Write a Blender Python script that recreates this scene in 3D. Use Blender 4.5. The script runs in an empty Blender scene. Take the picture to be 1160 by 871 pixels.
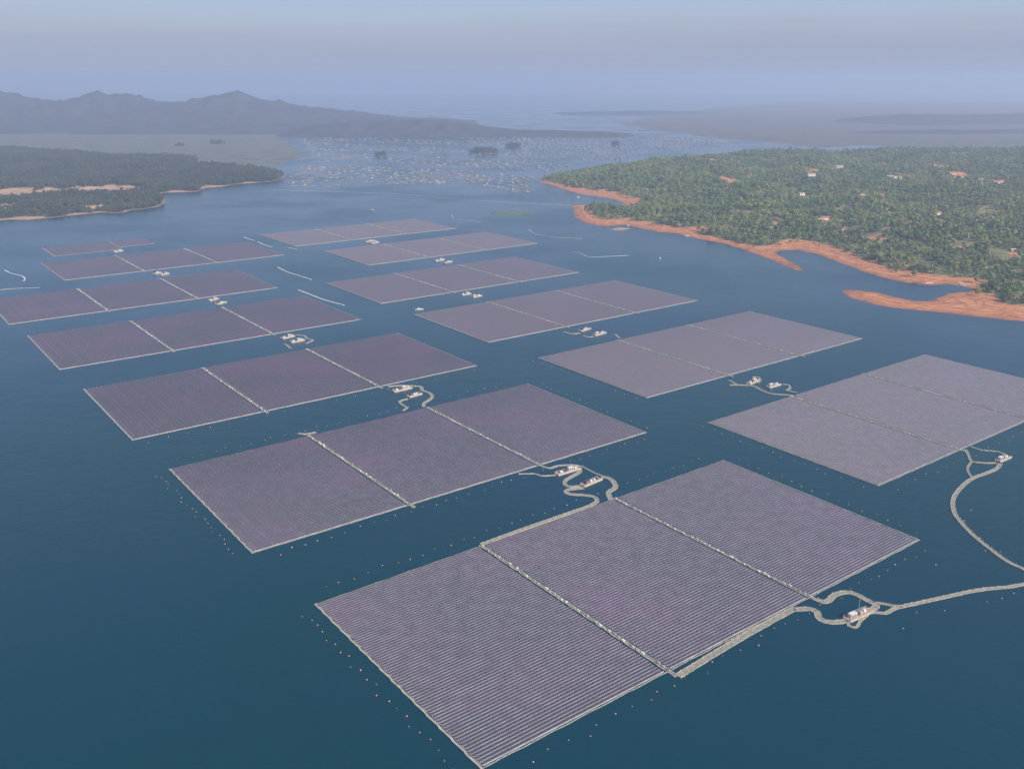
import bpy, math, random
import numpy as np
from mathutils import Vector
R = math.radians
random.seed(7); rng = np.random.default_rng(7)
scene = bpy.context.scene
COL = scene.collection

# ------------------------------------------------------------------ survey geometry
CAM_H = 320.0; F = 1041.5; PITCH = R(18.33)          # drone height, focal length, tilt
CP, SP = math.cos(PITCH), math.sin(PITCH)
TH = R(36.9)                                          # heading of the panel rows
U = np.array([math.cos(TH), math.sin(TH)]); V = np.array([-U[1], U[0]])

def gp(px, py, z=0.0):
    """map survey sighting -> ground coordinates at level z"""
    a = (px - 580) / F; b = -(py - 435.5) / F
    d = np.array([a, CP + b * SP, -SP + b * CP])
    t = (CAM_H - z) / -d[2]
    return np.array([d[0] * t, d[1] * t])
def gps(pts, z=0.0): return np.array([gp(x, y, z) for x, y in pts])
def uv(u, v): return U * u + V * v

# ------------------------------------------------------------------ materials
def mat(name):
    m = bpy.data.materials.new(name); m.use_nodes = True
    nt = m.node_tree; b = nt.nodes['Principled BSDF']
    return m, nt, b
def N(nt, t, **kw):
    n = nt.nodes.new(t)
    for k, v in kw.items(): setattr(n, k, v)
    return n
def ramp(nt, stops, fac):
    r = N(nt, 'ShaderNodeValToRGB'); e = r.color_ramp.elements
    while len(e) > 1: e.remove(e[-1])
    e[0].position = stops[0][0]; e[0].color = (*stops[0][1], 1)
    for p, c in stops[1:]:
        q = e.new(p); q.color = (*c, 1)
    nt.links.new(fac, r.inputs[0]); return r.outputs[0]
def noise(nt, scale, detail=4, vec=None, rough=.55):
    n = N(nt, 'ShaderNodeTexNoise'); n.inputs['Scale'].default_value = scale
    n.inputs['Detail'].default_value = detail; n.inputs['Roughness'].default_value = rough
    if vec is not None: nt.links.new(vec, n.inputs['Vector'])
    return n.outputs['Fac']
def mix(nt, fac, a, b, kind='MIX'):
    n = N(nt, 'ShaderNodeMix', data_type='RGBA', blend_type=kind)
    for sock, val in ((n.inputs[0], fac), (n.inputs[6], a), (n.inputs[7], b)):
        if isinstance(val, (int, float)): sock.default_value = val
        elif isinstance(val, tuple): sock.default_value = (*val, 1)
        else: nt.links.new(val, sock)
    return n.outputs[2]
def math_(nt, op, a, b=None):
    n = N(nt, 'ShaderNodeMath', operation=op)
    for i, val in enumerate((a, b)):
        if val is None: continue
        if isinstance(val, (int, float)): n.inputs[i].default_value = val
        else: nt.links.new(val, n.inputs[i])
    return n.outputs[0]
def geo_pos(nt): return N(nt, 'ShaderNodeNewGeometry').outputs['Position']
def obj_co(nt): return N(nt, 'ShaderNodeTexCoord').outputs['Object']
def simple(name, col, rough=.6, var=.25, scale=.8, metallic=0.):
    m, nt, b = mat(name)
    f = noise(nt, scale, 3, geo_pos(nt))
    lo = tuple(c * (1 - var) for c in col); hi = tuple(min(1, c * (1 + var)) for c in col)
    nt.links.new(ramp(nt, [(.3, lo), (.7, hi)], f), b.inputs['Base Color'])
    b.inputs['Roughness'].default_value = rough; b.inputs['Metallic'].default_value = metallic
    return m
M = {}
M['float'] = simple('pale_float_plastic', (.39, .365, .30), .6, .3, .25)
M['rowfloat'] = simple('grey_float_plastic', (.43, .41, .43), .6, .3, .12)
M['deck'] = simple('walkway_deck', (.28, .265, .22), .7, .35, .4)
M['edge'] = simple('walkway_edge', (.38, .355, .285), .6, .4, .5)
M['cream'] = simple('cream_hull_paint', (.52, .47, .38), .5, .2, .6)
M['white'] = simple('white_paint', (.66, .66, .64), .4, .12, .5)
M['dark'] = simple('dark_cabinet', (.07, .075, .08), .5, .2, 1)
M['doorgrey'] = simple('louvred_door', (.22, .16, .16), .5, .2, 2)
M['rust'] = simple('rusty_deck', (.42, .27, .19), .8, .35, .9)
M['steel'] = simple('steel', (.5, .5, .5), .4, .1, 1)
M['orange'] = simple('buoy_orange', (.75, .30, .12), .5, .5, .2)
M['bamboo'] = simple('bamboo_raft', (.22, .21, .20), .8, .5, .01)
M['hut'] = simple('hut_sheet', (.32, .28, .27), .7, .5, .02)
M['plaster'] = simple('house_plaster', (.72, .63, .5), .8, .15, .1)
M['tile'] = simple('clay_roof_tile', (.42, .15, .09), .8, .35, .2)
M['grey_roof'] = simple('grey_roof_sheet', (.42, .38, .35), .7, .3, .2)
M['glass'] = simple('window_glass', (.05, .06, .07), .15, .1, 1)
M['boatwhite'] = simple('boat_white', (.8, .78, .74), .4, .1, 1)
M['foam'] = simple('pale_boom_float', (.62, .62, .6), .6, .25, .1)
M['hyacinth'] = simple('hyacinth_leaves', (.10, .17, .06), .8, .5, .05)
M['bark'] = simple('bark', (.14, .10, .07), .9, .3, 1)

# photovoltaic glass: bluish-violet cells, thin pale module frames along the row
m, nt, b = mat('solar_module')
oc = obj_co(nt); sx = N(nt, 'ShaderNodeSeparateXYZ'); nt.links.new(oc, sx.inputs[0])
fr = math_(nt, 'FRACT', math_(nt, 'DIVIDE', sx.outputs[0], 1.05))
line = math_(nt, 'LESS_THAN', fr, .06)
pn = noise(nt, .011, 3, geo_pos(nt)); pn2 = noise(nt, .25, 2, geo_pos(nt))
cell = ramp(nt, [(.34, (.034, .040, .066)), (.5, (.054, .044, .078)), (.66, (.085, .044, .102))], pn)
cell = mix(nt, math_(nt, 'MULTIPLY', pn2, .3), cell, (.058, .058, .088))
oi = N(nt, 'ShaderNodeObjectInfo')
sheened = mix(nt, oi.outputs['Alpha'], cell, (.21, .175, .19))  # object alpha mixes in a pale tint, painting reflected sky on the panels
nt.links.new(mix(nt, line, sheened, (.16, .155, .165)), b.inputs['Base Color'])
b.inputs['Roughness'].default_value = .28; b.inputs['IOR'].default_value = 1.5
M['pv'] = m

# lake water
m, nt, b = mat('lake_water')
gpn = geo_pos(nt)
wn = noise(nt, .0022, 4, gpn)
nt.links.new(ramp(nt, [(.35, (.0000, .042, .054)), (.65, (.0001, .039, .074))], wn), b.inputs['Base Color'])
wr = noise(nt, .0035, 5, gpn); rr_ = ramp(nt, [(.42, (.10, .10, .10)), (.6, (.24, .24, .24))], wr); nt.links.new(rr_, b.inputs['Roughness'])
b.inputs['IOR'].default_value = 1.33; b.inputs['Specular IOR Level'].default_value = .30
mp = N(nt, 'ShaderNodeMapping'); mp.inputs['Scale'].default_value = (1, 1.6, 1); mp.inputs['Rotation'].default_value = (0, 0, .5)
nt.links.new(gpn, mp.inputs[0])
w1 = noise(nt, .22, 5, mp.outputs[0], .6); w2 = noise(nt, .03, 3, mp.outputs[0])
hh = math_(nt, 'ADD', math_(nt, 'MULTIPLY', w1, .8), math_(nt, 'MULTIPLY', w2, 1.2))
bp_ = N(nt, 'ShaderNodeBump'); bp_.inputs['Strength'].default_value = .36; bp_.inputs['Distance'].default_value = 1.0
nt.links.new(hh, bp_.inputs['Height']); nt.links.new(bp_.outputs[0], b.inputs['Normal'])
M['water'] = m

# land: red laterite on the drawn-down shore, green-brown soil under the woods
def land_mat(name, mud_lo, mud_hi, soil, field):
    m, nt, b = mat(name)
    p = geo_pos(nt); at = N(nt, 'ShaderNodeAttribute', attribute_name='veg')
    sz = N(nt, 'ShaderNodeSeparateXYZ'); nt.links.new(p, sz.inputs[0])
    n1 = noise(nt, .05, 5, p); n2 = noise(nt, .012, 4, p); n3 = noise(nt, .3, 3, p)
    mud = ramp(nt, [(.3, mud_lo), (.7, mud_hi)], n1)
    band = math_(nt, 'FRACT', math_(nt, 'ADD', math_(nt, 'MULTIPLY', sz.outputs[2], 1.6), math_(nt, 'MULTIPLY', n1, 1.5)))
    mud = mix(nt, math_(nt, 'MULTIPLY', math_(nt, 'GREATER_THAN', band, .62), .5), mud, tuple(c * .55 for c in mud_lo))
    wet = N(nt, 'ShaderNodeMapRange'); wet.inputs['From Min'].default_value = .1; wet.inputs['From Max'].default_value = .7
    wet.inputs['To Min'].default_value = .6; wet.inputs['To Max'].default_value = 0
    nt.links.new(sz.outputs[2], wet.inputs[0])
    mud = mix(nt, wet.outputs[0], mud, tuple(c * .45 for c in mud_lo))
    so = ramp(nt, [(.35, soil), (.62, field)], n2)
    f = math_(nt, 'ADD', at.outputs['Fac'], math_(nt, 'MULTIPLY', math_(nt, 'SUBTRACT', n3, .5), .8))
    mr = N(nt, 'ShaderNodeMapRange'); mr.inputs['From Min'].default_value = .4; mr.inputs['From Max'].default_value = .6
    nt.links.new(f, mr.inputs[0])
    nt.links.new(mix(nt, mr.outputs[0], mud, so), b.inputs['Base Color'])
    b.inputs['Roughness'].default_value = .95
    return m
M['land'] = land_mat('laterite_and_wood_floor', (.38, .135, .055), (.66, .29, .12), (.06, .075, .03), (.24, .22, .09))
M['land_l'] = land_mat('sandy_shore_and_wood_floor', (.38, .22, .14), (.60, .40, .24), (.035, .055, .03), (.06, .075, .035))
M['plain'] = land_mat('far_fields', (.2, .16, .1), (.24, .2, .12), (.07, .085, .06), (.15, .155, .11))
M['plain_r'] = land_mat('far_lowland', (.2, .16, .1), (.24, .2, .12), (.07, .07, .065), (.13, .115, .10))
M['hill'] = land_mat('hill_cover', (.05, .06, .03), (.06, .07, .03), (.02, .03, .034), (.05, .055, .058))

# foliage, each tree its own tint
def leaf_mat(name, stops, young, patch):
    m, nt, b = mat(name)
    oi = N(nt, 'ShaderNodeObjectInfo')
    rnd = oi.outputs['Random']
    c = ramp(nt, stops, rnd)
    n = noise(nt, .35, 2, geo_pos(nt)); big = noise(nt, .006, 3, oi.outputs['Location'])
    c = mix(nt, math_(nt, 'MULTIPLY', n, .55), c, young)
    c = mix(nt, ramp(nt, [(.45, (0, 0, 0)), (.62, (.65, .65, .65))], big), c, patch)
    nt.links.new(c, b.inputs['Base Color']); b.inputs['Roughness'].default_value = .8
    return m
M['leaf'] = leaf_mat('foliage', [(0, (.035, .085, .035)), (.2, (.055, .14, .05)), (.45, (.09, .20, .055)), (.65, (.14, .26, .06)), (.82, (.20, .25, .09)), (.92, (.32, .24, .14)), (1, (.36, .38, .08))], (.16, .21, .05), (.29, .32, .09))
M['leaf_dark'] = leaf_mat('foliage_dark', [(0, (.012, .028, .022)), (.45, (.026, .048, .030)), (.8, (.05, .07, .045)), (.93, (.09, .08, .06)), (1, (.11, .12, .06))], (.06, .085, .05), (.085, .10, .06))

# ------------------------------------------------------------------ mesh helpers
class MB:
    def __init__(s): s.v = []; s.f = []; s.m = []
    def box(s, c, h, rot=0., mi=0, tilt=0.):
        """centre, half sizes, turn about z, tilt about local x"""
        n = len(s.v); cr, sr = math.cos(rot), math.sin(rot); ct, st = math.cos(tilt), math.sin(tilt)
        for z in (-1, 1):
            for x, y in ((-1, -1), (1, -1), (1, 1), (-1, 1)):
                X, Y, Z = x * h[0], y * h[1], z * h[2]
                Y, Z = Y * ct - Z * st, Y * st + Z * ct
                s.v.append((c[0] + X * cr - Y * sr, c[1] + X * sr + Y * cr, c[2] + Z))
        for q in ((3, 2, 1, 0), (4, 5, 6, 7), (0, 1, 5, 4), (1, 2, 6, 5), (2, 3, 7, 6), (3, 0, 4, 7)):
            s.f.append(tuple(n + i for i in q)); s.m.append(mi)
    def cyl(s, c, r0, r1, h, k=8, mi=0, top=True):
        n = len(s.v)
        for z, r in ((0, r0), (h, r1)):
            for i in range(k):
                a = 2 * math.pi * i / k; s.v.append((c[0] + r * math.cos(a), c[1] + r * math.sin(a), c[2] + z))
        for i in range(k):
            j = (i + 1) % k; s.f.append((n + i, n + j, n + k + j, n + k + i)); s.m.append(mi)
        if top: s.f.append(tuple(n + k + i for i in range(k))); s.m.append(mi)
    def dome(s, c, r, k=10, rings=3, mi=0, squash=.8):
        n = len(s.v)
        for j in range(rings):
            e = j / rings * math.pi / 2
            for i in range(k):
                a = 2 * math.pi * i / k; s.v.append((c[0] + r * math.cos(e) * math.cos(a), c[1] + r * math.cos(e) * math.sin(a), c[2] + r * squash * math.sin(e)))
        s.v.append((c[0], c[1], c[2] + r * squash))
        for j in range(rings - 1):
            for i in range(k):
                q = (i + 1) % k; s.f.append((n + j * k + i, n + j * k + q, n + (j + 1) * k + q, n + (j + 1) * k + i)); s.m.append(mi)
        for i in range(k): s.f.append((n + (rings - 1) * k + i, n + (rings - 1) * k + (i + 1) % k, n + rings * k)); s.m.append(mi)
    def ribbon(s, P, w, z0, z1, off=0., mi=0):
        """solid strip along polyline P (n x 2)"""
        P = np.asarray(P, float); T = np.gradient(P, axis=0); T /= np.linalg.norm(T, axis=1)[:, None] + 1e-9
        Nn = np.c_[-T[:, 1], T[:, 0]]; n = len(s.v)
        for p, q in zip(P, Nn):
            a = p + q * (off + w / 2); b_ = p + q * (off - w / 2)
            s.v += [(a[0], a[1], z0), (a[0], a[1], z1), (b_[0], b_[1], z1), (b_[0], b_[1], z0)]
        for i in range(len(P) - 1):
            o = n + 4 * i
            for k in range(4):
                l = (k + 1) % 4; s.f.append((o + k, o + l, o + 4 + l, o + 4 + k)); s.m.append(mi)
        s.f.append((n, n + 3, n + 2, n + 1)); e = n + 4 * (len(P) - 1); s.f.append((e, e + 1, e + 2, e + 3)); s.m += [mi, mi]
    def mesh(s, name, mats):
        me = bpy.data.meshes.new(name); me.from_pydata(s.v, [], s.f)
        for x in mats: me.materials.append(x)
        if len(mats) > 1: me.polygons.foreach_set('material_index', s.m)
        me.update(); return me
    def build(s, name, mats, parent=None):
        if not isinstance(mats, (list, tuple)): mats = [mats]
        return link(name, s.mesh(name, mats), parent)
def link(name, data, parent=None, loc=None, rz=None):
    o = bpy.data.objects.new(name, data); COL.objects.link(o)
    if parent is not None: o.parent = parent
    if loc is not None: o.location = loc
    if rz is not None: o.rotation_euler = (0, 0, rz)
    return o
def tag(o, label=None, cat=None, group=None, kind=None):
    if label: o['label'] = label
    if cat: o['category'] = cat
    if group: o['group'] = group
    if kind: o['kind'] = kind
    return o
def empty(name, loc, rz, label, cat, group=None):
    o = link(name, None, None, loc, rz); o.empty_display_size = 1
    return tag(o, label, cat, group)
def smooth_line(P, step=3.0):
    P = np.asarray(P, float); Q = np.vstack([2 * P[0] - P[1], P, 2 * P[-1] - P[-2]]); out = []
    for i in range(1, len(Q) - 2):
        n = max(2, int(np.linalg.norm(Q[i + 1] - Q[i]) / step))
        for k in range(n):
            t = k / n; a, b_, c, d = Q[i - 1], Q[i], Q[i + 1], Q[i + 2]
            out.append(.5 * ((2 * b_) + (-a + c) * t + (2 * a - 5 * b_ + 4 * c - d) * t * t + (-a + 3 * b_ - 3 * c + d) * t ** 3))
    out.append(P[-1]); return np.array(out)

# ------------------------------------------------------------------ water
mb = MB(); xs = np.linspace(-14000, 14000, 15); ys = np.linspace(-1500, 24000, 15)
for y in ys:
    for x in xs: mb.v.append((x, y, 0))
for j in range(14):
    for i in range(14):
        a = j * 15 + i; mb.f.append((a, a + 1, a + 16, a + 15)); mb.m.append(0)
tag(mb.build('lake_water', M['water']), 'deep blue-green water of the reservoir around the solar arrays', 'water', kind='structure')

# ------------------------------------------------------------------ solar arrays
PITCH_R = 2.45; NROW = 75; SECW = 126.0; HALF_V = 92.5
def row_boxes(mb, y, w=SECW, x0=None, ph=0):
    x0 = -w / 2 if x0 is None else x0
    xs_ = [x0] + [x0 + (.5 + .5 * ph) * 4.2 + 4.2 * i for i in range(int(w / 4.2))]
    xs_ = [x for x in xs_ if x < x0 + w - 1] + [x0 + w]
    for i, (a, b_) in enumerate(zip(xs_, xs_[1:])):
        if b_ - a < .5: continue
        g_ = .26 if (i * 7 + int(ph * 10)) % 3 == 0 else .14
        mb.box(((a + b_) / 2, y + .15, .62), ((b_ - a) / 2 - g_, .72, .03), 0, 0, R(11))
        mb.box((a, y + .12, .2), (.2, .86, .1), 0, 1)
    mb.box((x0 + w / 2, y - .92, .3), (w / 2, .3, .15), 0, 1)
ROWS = []
for ph in (0, .35, .8):
    rmb = MB(); row_boxes(rmb, 0, ph=ph); ROWS.append(rmb.mesh('panel_row', [M['pv'], M['rowfloat']]))
smb = MB()
for r in range(NROW): row_boxes(smb, (r - (NROW - 1) / 2) * PITCH_R, ph=(0, .35, .8)[r * r % 3])
SEC = smb.mesh('panel_section', [M['pv'], M['rowfloat']])

def wiggle_line(a, b_, n, amp, seed):
    r = random.Random(seed); a = np.array(a, float); b_ = np.array(b_, float)
    d = (b_ - a) / np.linalg.norm(b_ - a); q = np.array([-d[1], d[0]]); P = []; o = 0
    for i in range(n + 1):
        o = amp * (((i + r.random() * .8) % 4) / 2 - 1)
        P.append(a + (b_ - a) * i / n + q * (o if 0 < i < n else 0))
    return np.array(P)
SKY_SHEEN = {'A': .16, 'B': .12, 'C': .2, 'D': .22, 'E': .26, 'F': .34, 'H': .52, 'I': .54, 'J': .52, 'K': .5, 'L': .72, 'M': .78}   # sky reflection painted into each array's panel colour, as a paler tint
def solar_array(c, label, detail=False, seed=0, secs=(-131.5, 0, 131.5), rows=None, left=True, strong_left=True):
    root = empty('floating_solar_array', (c[0], c[1], 0), TH, label, 'solar array', 'floating solar arrays on the lake')
    for k, x in enumerate(secs):
        if detail:
            e = link('panel_section', None, root, (x, 0, 0))
            for r in range(NROW): link('panel_row', ROWS[r * r % 3 if r % 5 else 2], e, (random.Random(r * 7 + k).uniform(-.25, .25), (r - (NROW - 1) / 2) * PITCH_R, 0))
        else: link('panel_section', SEC, root, (x, 0, 0))
    # service walkways between the sections: twin strips of floats with boxes between
    for k, x in enumerate((-65.75, 65.75)):
        mb = MB(); P = wiggle_line((x, 94), (x, -99), 60, .25, seed * 10 + k)
        mb.ribbon(P, .75, .08, .5, 1.0); mb.ribbon(P, .75, .08, .5, -1.0)
        mb.ribbon(P, .9, .05, .2, 0, 1)
        rr = random.Random(seed * 5 + k)
        for i in range(46):
            y = 92 - i * 4.1
            if rr.random() < .8: mb.box((x + rr.uniform(-.9, .9), y, .7), (rr.uniform(.35, .8), rr.uniform(.5, 1.3), .28), 0, 2 if rr.random() < .45 else 0)
        mb.build('service_walkway', [M['float'], M['deck'], M['white']], root)
    mb = MB(); mb.ribbon(wiggle_line((-196, 93.2), (-196, -93.2), 60, .3, seed + 70), 1.3 if strong_left else .8, .08, .5)
    mb.build('edge_walkway', M['float'], root)
    mb = MB(); mb.ribbon(wiggle_line((196, 93), (196, -93), 60, .3, seed + 90), .7, .08, .42); mb.build('edge_walkway', M['float'], root)
    mb = MB(); mb.ribbon(wiggle_line((-196, -92.9), (196, -92.9), 60, .3, seed + 110), .4, .06, .36); mb.build('edge_walkway', M['edge'], root)
    mb = MB(); mb.ribbon(wiggle_line((-196, 92.6), (196, 92.6), 60, .2, seed + 130), .3, .06, .3); mb.build('edge_walkway', M['edge'], root)
    return root
CEN = {'A': (86, 560), 'B': (-84, 776), 'C': (-254, 992), 'D': (-425, 1212), 'E': tuple(uv(379, 1491)), 'F': (-651, 1713),
       'H': (405, 890), 'I': (244, 1112), 'J': (71, 1329), 'K': (-96, 1544), 'L': (-159, 1845), 'M': tuple(gp(408, 262.4))}
LBL = {'A': 'largest looking floating solar array, nearest at the bottom, its panel rows clearly visible',
       'B': 'violet tinted floating solar array second from the front, just behind the nearest one',
       'C': 'floating solar array third from the front in the left line, below the twin barge junction',
       'D': 'floating solar array fourth from the front in the left line',
       'E': 'floating solar array cut by the left picture edge, fifth in the left line',
       'F': 'hazy floating solar array sixth in the left line, in front of the half-size one',
       'H': 'floating solar array cut by the right picture edge, nearest in the right line',
       'I': 'pinkish floating solar array second from the front in the right line',
       'J': 'floating solar array third from the front in the right line, boat at its left corner',
       'K': 'floating solar array fourth from the front in the right line',
       'L': 'narrow looking floating solar array second from the back in the right line',
       'M': 'farthest floating solar array at the back of the right line'}
for i, k in enumerate(CEN):
    ra = solar_array(CEN[k], LBL[k], k == 'A', i + 1, strong_left=k not in 'HI')
    for ch in ra.children_recursive: ch.color = (1, 1, 1, SKY_SHEEN[k])
# the unfinished far array: two short sections
gc = uv(448, 1972)
g = empty('floating_solar_array', (gc[0], gc[1], 0), TH, 'small unfinished floating solar array at the far left, beyond all others', 'solar array', 'floating solar arrays on the lake')
GARR = g
for (x0, w, y0, y1) in ((-98, 122, -52, 56), (30, 68, -22, 58)):
    mb = MB()
    for r in range(int((y1 - y0) / PITCH_R)): row_boxes(mb, y0 + r * PITCH_R, w, x0)
    mb.build('panel_section', [M['pv'], M['rowfloat']], g)
for x, a, b_ in ((-100, -58, 58), (27, -45, 60)):
    mb = MB(); mb.ribbon(wiggle_line((x, b_), (x, a), 30, .6, 3), 2, .08, .5); mb.build('service_walkway', M['float'], g)

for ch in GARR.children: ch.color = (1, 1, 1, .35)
# ------------------------------------------------------------------ floating walkways
def walkway(pts, w, label, closed_ends=True, px=True, group='curved floating walkways', name='floating_walkway'):
    P = gps(pts) if px else np.array(pts, float)
    c = P.mean(0); Q = smooth_line(P - c, 2.5)
    q = Q.copy(); T = np.gradient(Q, axis=0); T /= np.linalg.norm(T, axis=1)[:, None] + 1e-9
    Q = Q + np.c_[-T[:, 1], T[:, 0]] * (np.array([random.choice((-1, 0, 0, 1)) for _ in range(len(Q))]) * .12)[:, None]
    root = empty(name, (c[0], c[1], 0), 0, label, 'walkway', group)
    mb = MB(); mb.ribbon(Q, w - .5, .06, .34)
    for i in range(1, len(Q) - 1, 2):
        t = T[i]; mb.box((Q[i][0], Q[i][1], .36), (.12, w / 2 - .3, .05), math.atan2(t[1], t[0]), 1)
    mb.build('deck', [M['deck'], M['edge']], root)
    for s_ in (1, -1):
        mb = MB(); mb.ribbon(Q, .55, .05, .52, s_ * (w / 2 - .27))
        for i in range(0, len(Q), 2):
            nrm = np.array([-T[i][1], T[i][0]]); p = Q[i] + nrm * s_ * (w / 2 + .12)
            mb.box((p[0], p[1], .4), (.28, .2, .3), math.atan2(T[i][1], T[i][0]))
        mb.build('edge_float', M['edge'], root)
    return root
W = walkway
W([(924, 678.5), (931, 681.8), (938, 680.5), (946, 673.6), (958, 671), (970, 673.6), (982.4, 680.5), (992, 685), (991, 689), (981, 692.2)], 4.2, 'wide S-bent floating walkway from the nearest array to the mast end of the front barge')
W([(988, 682.5), (1000, 684), (1008, 685.7), (1019, 687)], 2.4, 'short thin floating walkway closing the triangle beside the front barge')
W([(1020, 687.4), (1060, 678.8), (1107, 668.7), (1142.6, 665), (1160, 662), (1230, 652), (1290, 650)], 3.0, 'long straight floating walkway leaving the front barge towards the right picture edge')
W([(1020, 687.6), (1011.7, 690), (1003, 694.8), (992, 694), (984, 693.5)], 2.6, 'short floating walkway joining the front barge to the long walkway, lower side of the triangle')
W([(960, 704.6), (961.7, 709), (967, 711), (972, 709), (974.6, 703.8), (984, 695)], 1.8, 'small U-shaped floating loop hanging below the front barge')
W([(768, 766), (829, 728.6), (893.5, 692.6), (899.6, 690.6), (908, 690), (917, 690), (925.5, 693.4), (927, 699.5), (934, 704), (946, 705), (959, 703.5)], 4.4, 'broad grey-green floating walkway along the nearest array lower edge, curling to the front barge')
W([(617, 529.5), (622, 530.5), (626, 530), (631.6, 527.8), (649.5, 527), (657, 528.5)], 2.4, 'floating walkway from the second array to the upper end of the first middle barge')
W([(659, 528.2), (665, 531.6), (675.9, 537), (685, 540.2)], 1.5, 'thin straight floating walkway linking the two middle barges')
W([(681, 540.6), (687.5, 541), (693.7, 544.8), (697.4, 551), (695, 554), (690, 557), (689.5, 561), (692, 566)], 4.2, 'S-bent floating walkway dropping from the second middle barge to the back of the nearest array')
W([(657, 532.5), (655.7, 535.5), (645.6, 541.2), (639.8, 545.6), (640.5, 549.5), (646, 551.6), (657.5, 551)], 3.4, 'hairpin floating walkway curling between the two middle barges')
W([(661, 553), (651, 553.8), (643, 555.2), (641, 558), (646, 560), (658.8, 560.9), (671, 562.5), (676.4, 566.3), (674, 570), (666.5, 573.8), (655, 578), (600, 597), (545, 617)], 3.6, 'long snaking floating walkway from the middle barges along the nearest array upper left edge')
W([(588, 537), (605, 537), (614, 539.3), (629, 538.4)], 1.8, 'thin floating walkway reaching the left tip of the first middle barge')
W([(440, 438), (449, 437.3), (458.6, 437), (470, 437.6), (477, 438.6), (478.6, 442.5), (486.5, 445.5), (489.7, 450), (485, 454), (480.5, 457), (480, 461)], 3.4, 'bent floating walkway from the third left array past two barges to the second array')
W([(462, 452), (452.8, 455), (456.6, 459.3), (461, 462), (456.6, 465.5)], 2.4, 'short zigzag floating walkway hanging off the lower barge behind the second array')
W([(338, 491), (346, 492), (358, 490)], 3.0, 'short crossbar of floating walkway at the upper end of the second array divider')
W([(826, 431), (830, 433), (835, 436)], 2.6, 'stub of floating walkway below the second array of the right line')
W([(827, 436.4), (838, 436.4), (849.7, 436.9), (856, 438.5), (862, 442), (869, 444.8), (876.6, 446.6), (893, 447.8), (899, 449)], 3.0, 'floating walkway from the second to the nearest array of the right line under two barges')
W([(853, 427.4), (859, 427.6), (861, 431), (858, 434)], 2.4, 'hook-shaped floating walkway around the left one of the two right line barges')
W([(887, 435.7), (893, 436.2), (895, 440.3), (891, 442.4), (903, 445)], 2.2, 'question-mark shaped floating walkway right of the two right line barges')
W([(335, 379.8), (344.8, 380.7), (348, 384), (354.3, 385.6), (346.5, 389.5)], 2.6, 'curved floating walkway right of the barges behind the third left array')
W([(322.4, 390), (326, 392), (329.3, 395)], 2.6, 'stub of floating walkway below the barges behind the third left array')
W([(638.6, 376), (647.6, 378.4), (657, 377.5)], 3.0, 'floating walkway left of the barges between second and third arrays of the right line')
W([(661, 380.5), (666, 382), (673, 381.5)], 2.6, 'short floating walkway under the barges between second and third arrays of the right line')
W([(697, 378.8), (699, 381), (702, 383.5)], 2.6, 'tiny floating walkway at the head of the second array divider in the right line')
W([(1100, 506.3), (1112, 510), (1131, 512), (1139, 516)], 2.0, 'upper thin floating walkway to the barge at the right corner of the cut array')
W([(1094, 509.5), (1097, 516), (1101, 522.7), (1115, 524.6), (1129, 524.6)], 2.2, 'middle floating walkway leading to the barge at the right corner of the cut array')
W([(1100, 523.5), (1096, 531), (1098, 537), (1101, 541)], 1.8, 'small bowed floating walkway left of the junction near the cut array')
W([(1133, 525.5), (1129, 531), (1115, 537), (1101, 542.5), (1089, 552), (1080.5, 564), (1079.5, 575), (1084.8, 587), (1101, 605), (1123, 623), (1142.6, 637), (1160, 645), (1215, 672)], 3.2, 'long bow-shaped floating walkway sweeping down from the cut array to the right picture edge')

# loose strings of floats on open water
def boom(pts, w, label):
    P = gps(pts); c = P.mean(0); Q = smooth_line(P - c, 6)
    mb = MB(); mb.ribbon(Q, w, .03, .3)
    o = mb.build('float_string', M['foam']); o.location = (c[0], c[1], 0)
    tag(o, label, 'float string', 'pale strings of floats on open water')
boom([(5, 306), (12, 309.5), (22, 312), (28, 315), (27, 318.5)], 2.4, 'hooked pale string of floats near the left picture edge')
boom([(314, 302.5), (325, 308), (336, 311.5), (353, 317)], 2.2, 'pale string of floats between the left and right lines, right of the sixth left array')
boom([(338, 328.5), (352, 334), (368, 340), (390, 346)], 2.6, 'longest pale string of floats right of the fifth left array')
boom([(276, 268.6), (282, 271), (288, 272.5)], 2.4, 'small pale string of floats left of the farthest right line array')
boom([(292, 274), (298, 277), (308, 280.3)], 2.4, 'pale string of floats at the right tip of the sixth left array')
boom([(326, 281), (331, 281.6), (336, 282.4)], 2.2, 'shortest pale string of floats between the far arrays')
boom([(0, 328.5), (15, 327), (45, 326)], .8, 'faint string of floats left of the fifth left array')
boom([(512, 243), (514, 247.5), (525, 249.8), (546, 251.6)], 1.0, 'L-shaped pale string of floats behind the far right arrays')
boom([(599, 260), (606, 265), (622, 268.4), (640, 269.5), (660, 270.5)], 1.2, 'bent pale string of floats between far arrays and the red peninsula')
boom([(646, 285), (656, 286.5), (667, 291), (690, 290.5), (712, 289.5)], 1.2, 'pale string of floats in the channel before the wooded shore')
boom([(310, 215), (400, 218), (450, 220), (520, 226), (590, 230), (646, 232.5)], 1.4, 'very long faint string of floats crossing the lake to the small peninsula')

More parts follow.
